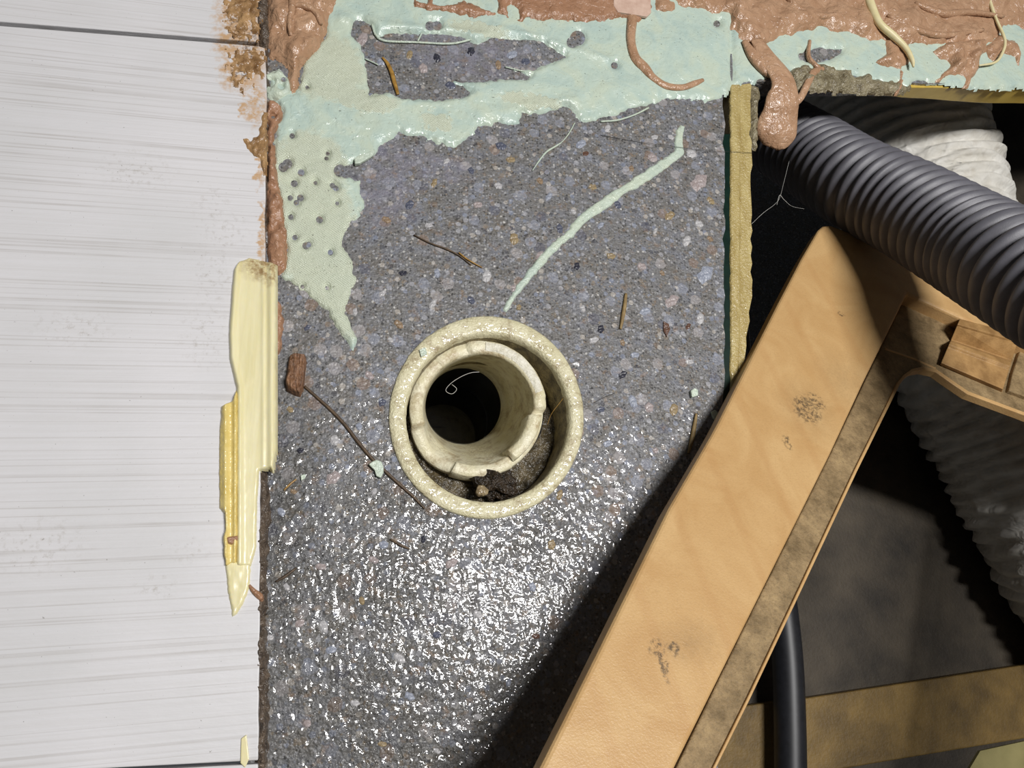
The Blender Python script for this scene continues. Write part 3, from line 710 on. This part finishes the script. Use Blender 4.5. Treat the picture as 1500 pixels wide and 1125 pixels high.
chip('adhesive_chip', [(1042, 603), (1048, 600), (1055, 607), (1056, 614), (1050, 617), (1045, 612)], .0001, .0012, MMINT2, 'small mint chip in shadow beside the tan wooden frame', 'chip')
chip('adhesive_chip', [(614, 512), (623, 508), (626, 518), (617, 523)], .0012, .0008, MMINT2, 'tiny mint chip stuck on the drain collar', 'chip')
chip('adhesive_chip', [(440, 696), (447, 694), (448, 700), (441, 704)], .0001, .001, MMINT2, 'tiny mint crumb on concrete beside an orange splinter, right of the plastic strip', 'chip')
chip('pink_flake', [(899, -12), (953, -12), (954, 18), (948, 24), (905, 17), (899, 8)], .0018, .0016, MCHIPP, 'pale pink flake stuck in brown sealant at the top', 'flake')

# ------------------------------------------------------------------ brown sealant
def br(poly, z, T, w, label, m=MBR, seed=1, **k):
    return setp(blob('sealant_smear', poly, z, T, w, m, seed=seed, **k), label, 'sealant')
s1 = br([(390, -170), (500, -170), (494, 8), (480, 34), (470, 72), (455, 86), (440, 98), (437, 122), (428, 140), (421, 122), (425, 102), (412, 90), (396, 84), (390, 40)], .0006, .0036, 16,
   'thick brown sealant lump in the corner between laminate and mint smear', seed=11, lump=.6, lumps=26, step=2.2, rag=2)
strand('fold', [(424, -20, 1.0), (428, 10, 1.6), (424, 30, 1.2), (426, 52, .8)], MBR, s1, z=.0042)
strand('fold', [(430, 8, .9), (446, 9, 1.5), (462, 18, 1.3), (470, 36, .8)], MBR, s1, z=.0042)
br([(392, 146), (412, 158), (414, 178), (402, 196), (406, 250), (408, 262), (416, 300), (421, 360), (421, 396), (408, 402), (392, 388), (391, 250)], .0002, .0024, 6, 'thin brown sealant line squeezed along the laminate edge', MBR2, 12, lump=.6, lumps=14, step=2.2, dots=[(402, 210, 3), (408, 218, 3), (400, 172, 3)])
br([(400, 438), (412, 446), (415, 470), (412, 500), (409, 520), (400, 522)], .0002, .0016, 5, 'brown sealant scrap beside the pale yellow plastic strip', MBR2, 13, step=2)
bub = [[(628, -30), (628, 4), (655, 7), (666, 2), (664, -30)]] 
br([(598, -170), (960, -170), (952, 20), (930, 30), (900, 26), (880, 32), (868, 28), (840, 30), (800, 28), (770, 24), (764, 30), (742, 28), (738, 20), (700, 24), (670, 18), (640, 14), (606, 10)], .0015, .0014, 6, 'thin brown sealant film along the top of the mint smear', MBR2, 14,
   holes=[[(606, -30), (608, 2), (626, 6), (630, -30)], [(636, -30), (634, 6), (652, 9), (680, 2), (730, 20), (731, -30)], [(742, 8), (748, 4), (760, 12), (762, 28), (752, 31), (742, 22)]], step=2.2, rag=3)
s5 = setp(strand('sealant_curl', [(922, -20, 2.0), (926, 20, 2.6), (924, 58, 2.3), (930, 84, 2.6), (944, 100, 2.8), (956, 114, 2.2), (976, 126, 1.9), (1000, 128, 1.6), (1018, 122, 1.5), (1030, 117, .9)], MBR, z=.0014, n=16, flat=.7), 'brown sealant curl hooking right over the mint smear', 'sealant')
s6 = br([(950, -170), (1700, -170), (1700, 36), (1470, 40), (1452, 62), (1400, 66), (1330, 64), (1262, 58), (1236, 48), (1200, 40), (1168, 46), (1150, 52), (1112, 74), (1090, 66), (1066, 22), (1010, 12), (960, 16)], .0010, .0030, 14,
   'wide thick brown sealant smear along the top right', seed=15, lump=.75, lumps=30, step=2.6, rag=5, rags=14)
strand('fold', [(1150, -10, 1.5), (1170, 15, 2.2), (1205, 24, 1.8), (1240, 18, 1.0)], MBR, s6, z=.0035)
strand('fold', [(1340, 5, 1.2), (1380, 20, 2.2), (1420, 18, 1.8), (1470, 24, 1.0)], MBR, s6, z=.0035)
strand('fold', [(1300, 22, .8), (1330, 40, 1.8), (1380, 52, 1.8), (1440, 44, 1.0)], MBR, s6, z=.0035)
# tongue that hangs over the pit's corner
tg = [(1108, 58, 3.6, .0030), (1124, 84, 5.2, .0036), (1144, 112, 6.6, .0036), (1149, 132, 7.4, .0026), (1146, 150, 9.0, .0006), (1142, 170, 9.8, -.003), (1137, 192, 10.8, -.006), (1132, 207, 8.6, -.009), (1128, 216, 4.2, -.011)]
tongue = setp(strand('sealant_tongue', tg, MBR, n=26, flat=.27, seg=8), 'brown sealant tongue drooping over the corner of the pit', 'sealant')
strand('tongue_branch', [(1206, 100, 1.2, .0016), (1192, 106, 1.9, .0020), (1182, 124, 1.9, .0020), (1173, 142, 1.9, .0012), (1158, 156, 2.2, -.0005), (1147, 168, 2.2, -.0015)], MBR, tongue, n=14, flat=.7)
strand('tongue_branch', [(1186, 60, .9), (1184, 82, 1.2), (1192, 94, 1.4), (1200, 100, 1.2)], MBR, tongue, z=.0014, n=12)
strand('tongue_lobe', [(1090, 60, 1.6), (1104, 82, 3.4), (1122, 102, 3.6), (1136, 112, 2.0)], MBR, tongue, z=.0022, n=16, flat=.6)
br([(1282, 92), (1296, 80), (1294, 56), (1330, 60), (1334, 90), (1331, 97), (1322, 100), (1323, 118), (1318, 134), (1314, 134), (1316, 102), (1300, 100)], .0008, .0030, 9, 'brown sealant drip with a thin tail at the yellow board', seed=16, lump=.5, step=2)
br([(1366, 76), (1390, 62), (1440, 58), (1448, 74), (1434, 84), (1433, 102), (1424, 116), (1420, 128), (1413, 128), (1410, 112), (1392, 110), (1376, 121), (1370, 119), (1384, 104), (1390, 96), (1376, 86)], .0008, .0034, 9, 'brown sealant clot with forked tails on mint adhesive, right of the yellow strand', seed=17, lump=.7, lumps=14, step=2)
br([(1440, 70), (1462, 52), (1486, 60), (1494, 82), (1491, 98), (1486, 84), (1470, 80), (1456, 94), (1448, 88)], .0008, .0024, 8, 'small brown sealant clot near the upper right corner', seed=18, lump=.6, lumps=14, step=2)
setp(strand('sealant_strand', [(1266, -20, 2.6), (1276, 10, 2.4), (1288, 34, 2.0), (1308, 52, 1.9), (1326, 70, 1.6), (1336, 88, 1.2), (1338, 98, .5)], MCREAM, z=.0048, n=14), 'pale yellow strand lying across the brown sealant', 'sealant')
setp(strand('sealant_strand', [(1446, -10, 1.0), (1454, 15, 1.0), (1460, 30, .8), (1472, 60, .9), (1466, 82, .8), (1456, 92, .7), (1434, 96, .4)], MCREAM, z=.0036, n=10), 'thin pale strand near the upper right corner', 'sealant')
setp(blob('adhesive_patch', [(388, 110), (408, 102), (424, 116), (427, 142), (412, 152), (391, 142)], .0002, .0022, 9, MMINT2, dots=[(396, 122, 5), (415, 116, 4), (412, 128, 3)], step=1.8, seed=21), 'small bubbly mint adhesive patch at the laminate edge under the brown lump', 'adhesive')
# glue on the laminate
setp(blob('glue_stain', [(334, -30), (378, -30), (378, 20), (376, 50), (352, 58), (342, 44), (334, 30)], LZ, .0004, 6, MAMB, rag=14, rags=6, lump=1.0, lumps=7, seed=51, step=1.8), 'crusty amber glue stain above the plank seam', 'glue')
setp(blob('glue_stain', [(336, 72), (360, 78), (384, 72), (388, 110), (372, 112), (352, 132), (348, 110)], LZ, .0004, 6, MAMB, rag=15, rags=6, lump=1.0, lumps=7, seed=54, step=1.8), 'crusty amber glue stain just below the plank seam', 'glue')
setp(blob('sealant_scrap', [(356, 204), (362, 200), (366, 208), (378, 196), (386, 164), (391, 166), (391, 252), (386, 262), (380, 232), (368, 228), (360, 216)], LZ-.0002, .0009, 4, MAMB, rag=2, lump=.5, lumps=9, seed=53, step=1.6), 'orange-brown sealant scrap overlapping the laminate edge', 'sealant')
setp(strand('sealant_crumb', [(365, 857, .4, LZ+.0004), (372, 866, .8, LZ+.0004), (380, 873, 1.1, LZ), (384, 880, .7, LZ-.001)], MBR2, n=10), 'orange sealant crumb at the lower laminate edge', 'sealant')
chip('adhesive_chip', [(353, 1082), (361, 1076), (365, 1112), (359, 1125), (352, 1118)], LZ, .0006, MPLATE, 'thin pale yellow flake at the bottom of the laminate', 'flake')

# ------------------------------------------------------------------ pale yellow plastic strip on the laminate edge
pst = empty('plastic_strip', PB, 'torn pale yellow plastic strip lying along the laminate edge', 'strip')
plate_poly = [(342, 396), (350, 384), (365, 378), (384, 382), (406, 388), (406, 500), (406, 640), (407, 657), (403, 677), (401, 694), (396, 687), (380, 690), (377, 740), (376, 800), (368, 830), (346, 830), (346, 700), (346, 569), (336, 526), (335, 490), (339, 430)]
def plate_h(px, py, d):
    xl = np.interp(py, [390, 490, 526, 569, 830], [342, 335, 336, 346, 346])
    return .0009*np.exp(-((px-xl-6)/4.0)**2) + .0011*np.exp(-((px-398)/5.5)**2) + .0004*np.exp(-((px-386)/3)**2)
blob('plate', plate_poly, LZ, .0013, 3, MPLATE, pst, step=1.7, rag=.5, lump=.06, seed=61, extra=plate_h)
rail_poly = [(324, 596), (339, 588), (347, 570), (350, 590), (349, 700), (349, 790), (346, 826), (331, 830), (328, 815), (326, 787), (330, 775), (329, 752), (321, 745), (321, 640)]
def rail_h(px, py, d):
    return .0013*np.exp(-((px-331)/4.5)**2)+.0012*np.exp(-((px-345)/3.5)**2)
blob('rail', rail_poly, LZ, .0012, 3, MRAIL, pst, step=1.5, rag=.7, lump=.08, seed=62, extra=rail_h, label='golden rounded rail along the strip')
blob('tail', [(329, 818), (346, 822), (368, 824), (366, 858), (357, 884), (347, 899), (340, 904), (338, 889), (333, 857)], LZ, .0010, 4, MPLATE, pst, step=1.6, rag=1.2, lump=.12, lumps=20, seed=63)
blob('brown_mark', [(331, 788), (346, 783), (349, 789), (340, 797), (333, 797)], LZ+.0016, .0008, 3, MBR2, pst, step=1.2, rag=1, seed=64, label='small brown smear across the rail')

# ------------------------------------------------------------------ bits of litter on the concrete
wc = setp(blob('wood_chip', [(423, 523), (432, 520), (448, 522), (450, 532), (447, 550), (445, 572), (440, 582), (432, 580), (420, 574), (417, 562), (421, 540)], 0, .0040, 4, MCHIP, step=1.4, rag=.6, rags=9, lump=.15, lumps=6, seed=71), 'short brown weathered wood chip beside the yellow plastic strip', 'wood chip')
setp(strand('root', [(446, 566, .5), (462, 580, .55), (484, 600, .6), (505, 622, .6), (525, 648, .65), (545, 672, .6), (566, 692, .6), (588, 712, .55), (606, 728, .5), (622, 745, .4)], MTWIG, z=.0004, n=8), 'long thin brown root running from the wood chip past the drain', 'root')
setp(strand('twig', [(606, 344, .28), (630, 356, .35), (652, 364, .4), (672, 374, .35), (690, 388, .25)], MTWIG, z=.0005, n=8), 'thin dark twig on the concrete above the drain', 'twig')
setp(strand('twig', [(672, 370, .3), (685, 380, .35), (706, 392, .2)], MSTRAW, z=.0005, n=8), 'short golden splinter beside the dark twig', 'twig')
sg = strand('straw', [(560, 84, .5), (567, 92, .8), (573, 104, .95), (577, 118, .95), (583, 138, .7)], MSTRAW, z=.0008, n=10, flat=.6)
setp(sg, 'golden straw lying in the bare window of the mint smear', 'straw')
setp(strand('straw', [(917, 430, .6), (915, 448, .85), (912, 466, .8), (909, 482, .5)], MSTRAW2, z=.0006, n=10, flat=.7), 'short upright straw on concrete right of the drain', 'straw')
setp(strand('straw', [(1020, 606, .5), (1017, 626, .9), (1013, 646, .9), (1008, 664, .5)], MSTRAW2, z=.0006, n=10, flat=.7), 'dull straw in shadow beside the tan frame', 'straw')
setp(strand('splinter', [(416, 718, .25), (424, 710, .4), (434, 702, .25)], MSTRAW, z=.0005, n=8), 'tiny orange splinter on concrete right of the plastic strip', 'splinter')
setp(strand('splinter', [(404, 852, .3), (418, 844, .5), (434, 832, .35)], MTWIG, z=.0005, n=8), 'dark splinter on concrete near the lower laminate edge', 'splinter')
setp(strand('splinter', [(572, 790, .3), (586, 798, .5), (600, 804, .3)], MTWIG, z=.0005, n=8), 'dark splinter on concrete below the drain', 'splinter')
chip('rust_flake', [(972, 470), (980, 474), (982, 482), (977, 494), (972, 484)], 0, .0006, SM['r'], 'dark red flake on concrete near the yellow edge', 'flake')
setp(strand('hair', [(880, 198, .09, .0003), (930, 207, .09, .0003), (975, 213, .09, .0014), (1030, 220, .09, .0008), (1068, 222, .09, .0012), (1104, 224, .09, .0002)], MHAIR, n=5), 'dark hair stretched across concrete to the yellow edge', 'hair')
setp(strand('hair', [(870, 590, .11), (885, 582, .11), (900, 576, .11)], MHAIR, z=.0004, n=5), 'short dark hair on concrete right of the drain', 'hair')

# ------------------------------------------------------------------ tan wooden frame corner over the pit's edge
frame = empty('cabinet_frame', BARBASE, 'tan wood-film cabinet frame corner slanting across the pit edge', 'frame')
def bprism(name, poly, off, th, m, bevel, label=None, parent=None):
    t = [bp(x, y, off) for x, y in poly]
    return prism(name, t, [v - NB*th for v in t], m, parent or frame, bevel=bevel, label=label, smooth=False)
board = [(596, 1500), (772, 1160), (794, 1118), (863, 980), (980, 743), (1040, 640), (1051, 620), (1092, 539), (1139, 446), (1175, 377), (1199, 336), (1206, 330), (1216, 329), (1250, 341), (1300, 365), (1350, 392), (1420, 418), (1700, 520),
         (1700, 585), (1500, 504), (1440, 480), (1330, 430), (1266, 560), (1216, 668), (1070, 962), (972, 1160), (806, 1500)]
bprism('face_board', board, 0, .0095, MTAN, .0016)
ledge = [(1329, 428), (1500, 502), (1700, 583), (1700, 688), (1500, 608), (1417, 577), (1392, 560), (1371, 545), (1353, 541), (1338, 544), (1327, 552), (1319, 562), (1256, 690), (1176, 861), (1100, 1022), (1032, 1160), (871, 1500), (808, 1500), (974, 1160), (1070, 960), (1216, 666)]
bprism('ledge', ledge, -.0072, .0030, MLEDGE, .0007, 'dusty recessed ledge inside the frame corner')
def lip(pts, wd, off, th):
    n = len(pts); L = []; Rr = []
    for i, (x, y) in enumerate(pts):
        a = pts[max(0, i-1)]; b = pts[min(n-1, i+1)]
        dx, dy = b[0]-a[0], b[1]-a[1]; l = math.hypot(dx, dy); nx, ny = -dy/l, dx/l
        L.append((x, y)); Rr.append((x+nx*wd, y+ny*wd))
    bprism('lip', L+Rr[::-1], off, th, MTAN, .0005)
lip([(1700, 688), (1500, 608), (1417, 577), (1392, 560), (1371, 545), (1353, 541), (1338, 544), (1327, 552), (1319, 562), (1256, 690), (1176, 861), (1100, 1022), (1032, 1160), (871, 1500)], 4.5, -.0062, .0042)
lip([(1297, 509), (1340, 524), (1372, 538)], 2.5, -.0068, .002)
# stepped clip block in the recess
CL = [(1406, 467), (1492, 494), (1496, 506), (1481, 546), (1467, 578), (1376, 537)]
prof = [(0, .0018), (.11, .0020), (.15, .0008), (.44, -.0062), (.47, -.0020), (.53, -.0016), (.60, -.0030), (.92, -.0046), (1.0, -.0085)]
tl = [bp(1406-30*t, 467+70*t, o_) for t, o_ in prof]; tr = [bp(1494-27*t, 490+87*t, o_) for t, o_ in prof]
bl = [bp(1406, 467, -.0098), bp(1376, 537, -.0098), bp(1494, 490, -.0098), bp(1467, 577, -.0098)]
nP = len(prof)
mesh('clip_block', tl+tr+bl, [[k, k+1, nP+k+1, nP+k] for k in range(nP-1)]+[list(range(nP))+[2*nP+1, 2*nP], list(range(nP, 2*nP))+[2*nP+3, 2*nP+2], [0, nP, 2*nP+2, 2*nP], [nP-1, 2*nP-1, 2*nP+3, 2*nP+1]],
     MCLIP, frame, smooth=False, bevel=.0004, label='stepped brown clip block in the recess')
bprism('end_block', [(1497, 506), (1700, 588), (1700, 650), (1478, 572), (1484, 545)], -.0050, .005, MLEDGE, .0006)

# ------------------------------------------------------------------ grey corrugated hose
HR = .0230
hp = [(1035, 130, 50), (1080, 160, 53), (1130, 192, 56), (1190, 228, 60), (1250, 267, 65), (1330, 306, 70), (1420, 357, 77), (1500, 402, 85), (1640, 485, 97), (1760, 560, 107), (1900, 640, 118)]
pts = [(*D(x, y, F*HR/r_px), HR) for x, y, r_px in hp]
PITCH = .0069
def hose_r(s, a):
    t = (s/PITCH) % 1.0
    return 1.0 + .055*(max(0.0, math.cos((t-.5)*2*math.pi*.5))**.45) - .055
c_len = np.sum(np.linalg.norm(np.diff(np.array(catmull(pts, 8))[:, :3], axis=0), axis=1))
setp(sweep('corrugated_hose', pts, MHOSE, n=56, seg=10, count=int(c_len/PITCH*12), rfun=lambda s, a: 1.0 - .17*(1-abs(math.sin(math.pi*(s/PITCH)))**.9)), 'grey corrugated drain hose above the tan frame', 'hose')

# ------------------------------------------------------------------ white wrinkled duct lower in the pit
dpix = [(1100, -260, .055), (1178, -110, .055), (1240, 20, .055), (1302, 160, .054), (1352, 310, .051), (1407, 500, .047), (1477, 640, .045), (1600, 850, .045), (1740, 1050, .045)]
dpts = [(*P(x, y, PITZ+r_), r_*.96) for x, y, r_ in dpix]
def duct_r(s, a):
    u = s*1000
    tw = u + 2.2*math.sin(2*a+u*.05)+1.3*math.sin(5*a-u*.11)
    rib_ = abs(math.sin(math.pi*tw/8.5))
    return 1 + .10*rib_ + .035*math.sin(3*a+u*.33)*math.sin(u*.21+a) + .018*math.sin(7*a-u*.5)
setp(sweep('white_duct', dpts, MDUCT, n=72, seg=12, count=340, rfun=duct_r), 'white wrinkled exhaust duct deep in the pit behind the grey hose', 'duct')

# ------------------------------------------------------------------ at the bottom of the pit
bt = [P(x, y, PITZ+.008) for x, y in ((1040, 1040), (1185, 1022), (1500, 974), (1860, 921), (1860, 1022), (1500, 1082), (1440, 1092), (1320, 1112), (1040, 1160))]
o = prism('floor_batten', bt, [Vector((v.x, v.y, PITZ)) for v in bt], MBATTEN, bevel=.001, loc=Vector((bt[4].x, bt[4].y, PITZ)))
setp(o, 'ochre wooden batten across the pit bottom at lower right', 'batten')
ot = [P(x, y, PITZ+.002) for x, y in ((1436, 1100), (1500, 1086), (1860, 1036), (1860, 1300), (1420, 1300), (1418, 1130))]
setp(prism('vinyl_scrap', ot, [Vector((v.x, v.y, PITZ)) for v in ot], MOLIVE, loc=Vector((ot[0].x, ot[0].y, PITZ))), 'olive vinyl scrap at the lower right corner of the pit', 'vinyl')
bpx = [(1158, 1700), (1158, 1400), (1158, 1180), (1157, 1060), (1153, 960), (1142, 860), (1128, 760)]
setp(sweep('black_pipe', [(*P(x, y, PITZ+.012+.0085), .0085) for x, y in bpx], MBLACK, n=24), 'black rubber pipe crossing the batten in the pit', 'pipe')
setp(strand('cable', [(1090, 420, .9, -.05), (1094, 480, .9, -.05), (1099, 525, .9, -.05), (1108, 570, .9, -.05), (1130, 640, .9, -.05)], MBLACK, n=10), 'thin black cable in the gap beside the yellow edge', 'cable')
setp(strand('cobweb', [(1101, 328, .06, -.003), (1118, 312, .06, -.004), (1134, 300, .06, -.006), (1142, 290, .06, -.008), (1148, 268, .06, -.010), (1156, 236, .06, -.012)], MFIBRE, n=5), 'pale cobweb fibre across the dark gap below the sealant tongue', 'fibre')
setp(strand('cobweb', [(1138, 300, .05, -.006), (1142, 286, .12, -.007), (1148, 292, .1, -.009), (1160, 302, .05, -.012), (1178, 306, .05, -.015)], MFIBRE, n=5), 'pale knotted cobweb fibre touching the grey hose', 'fibre')
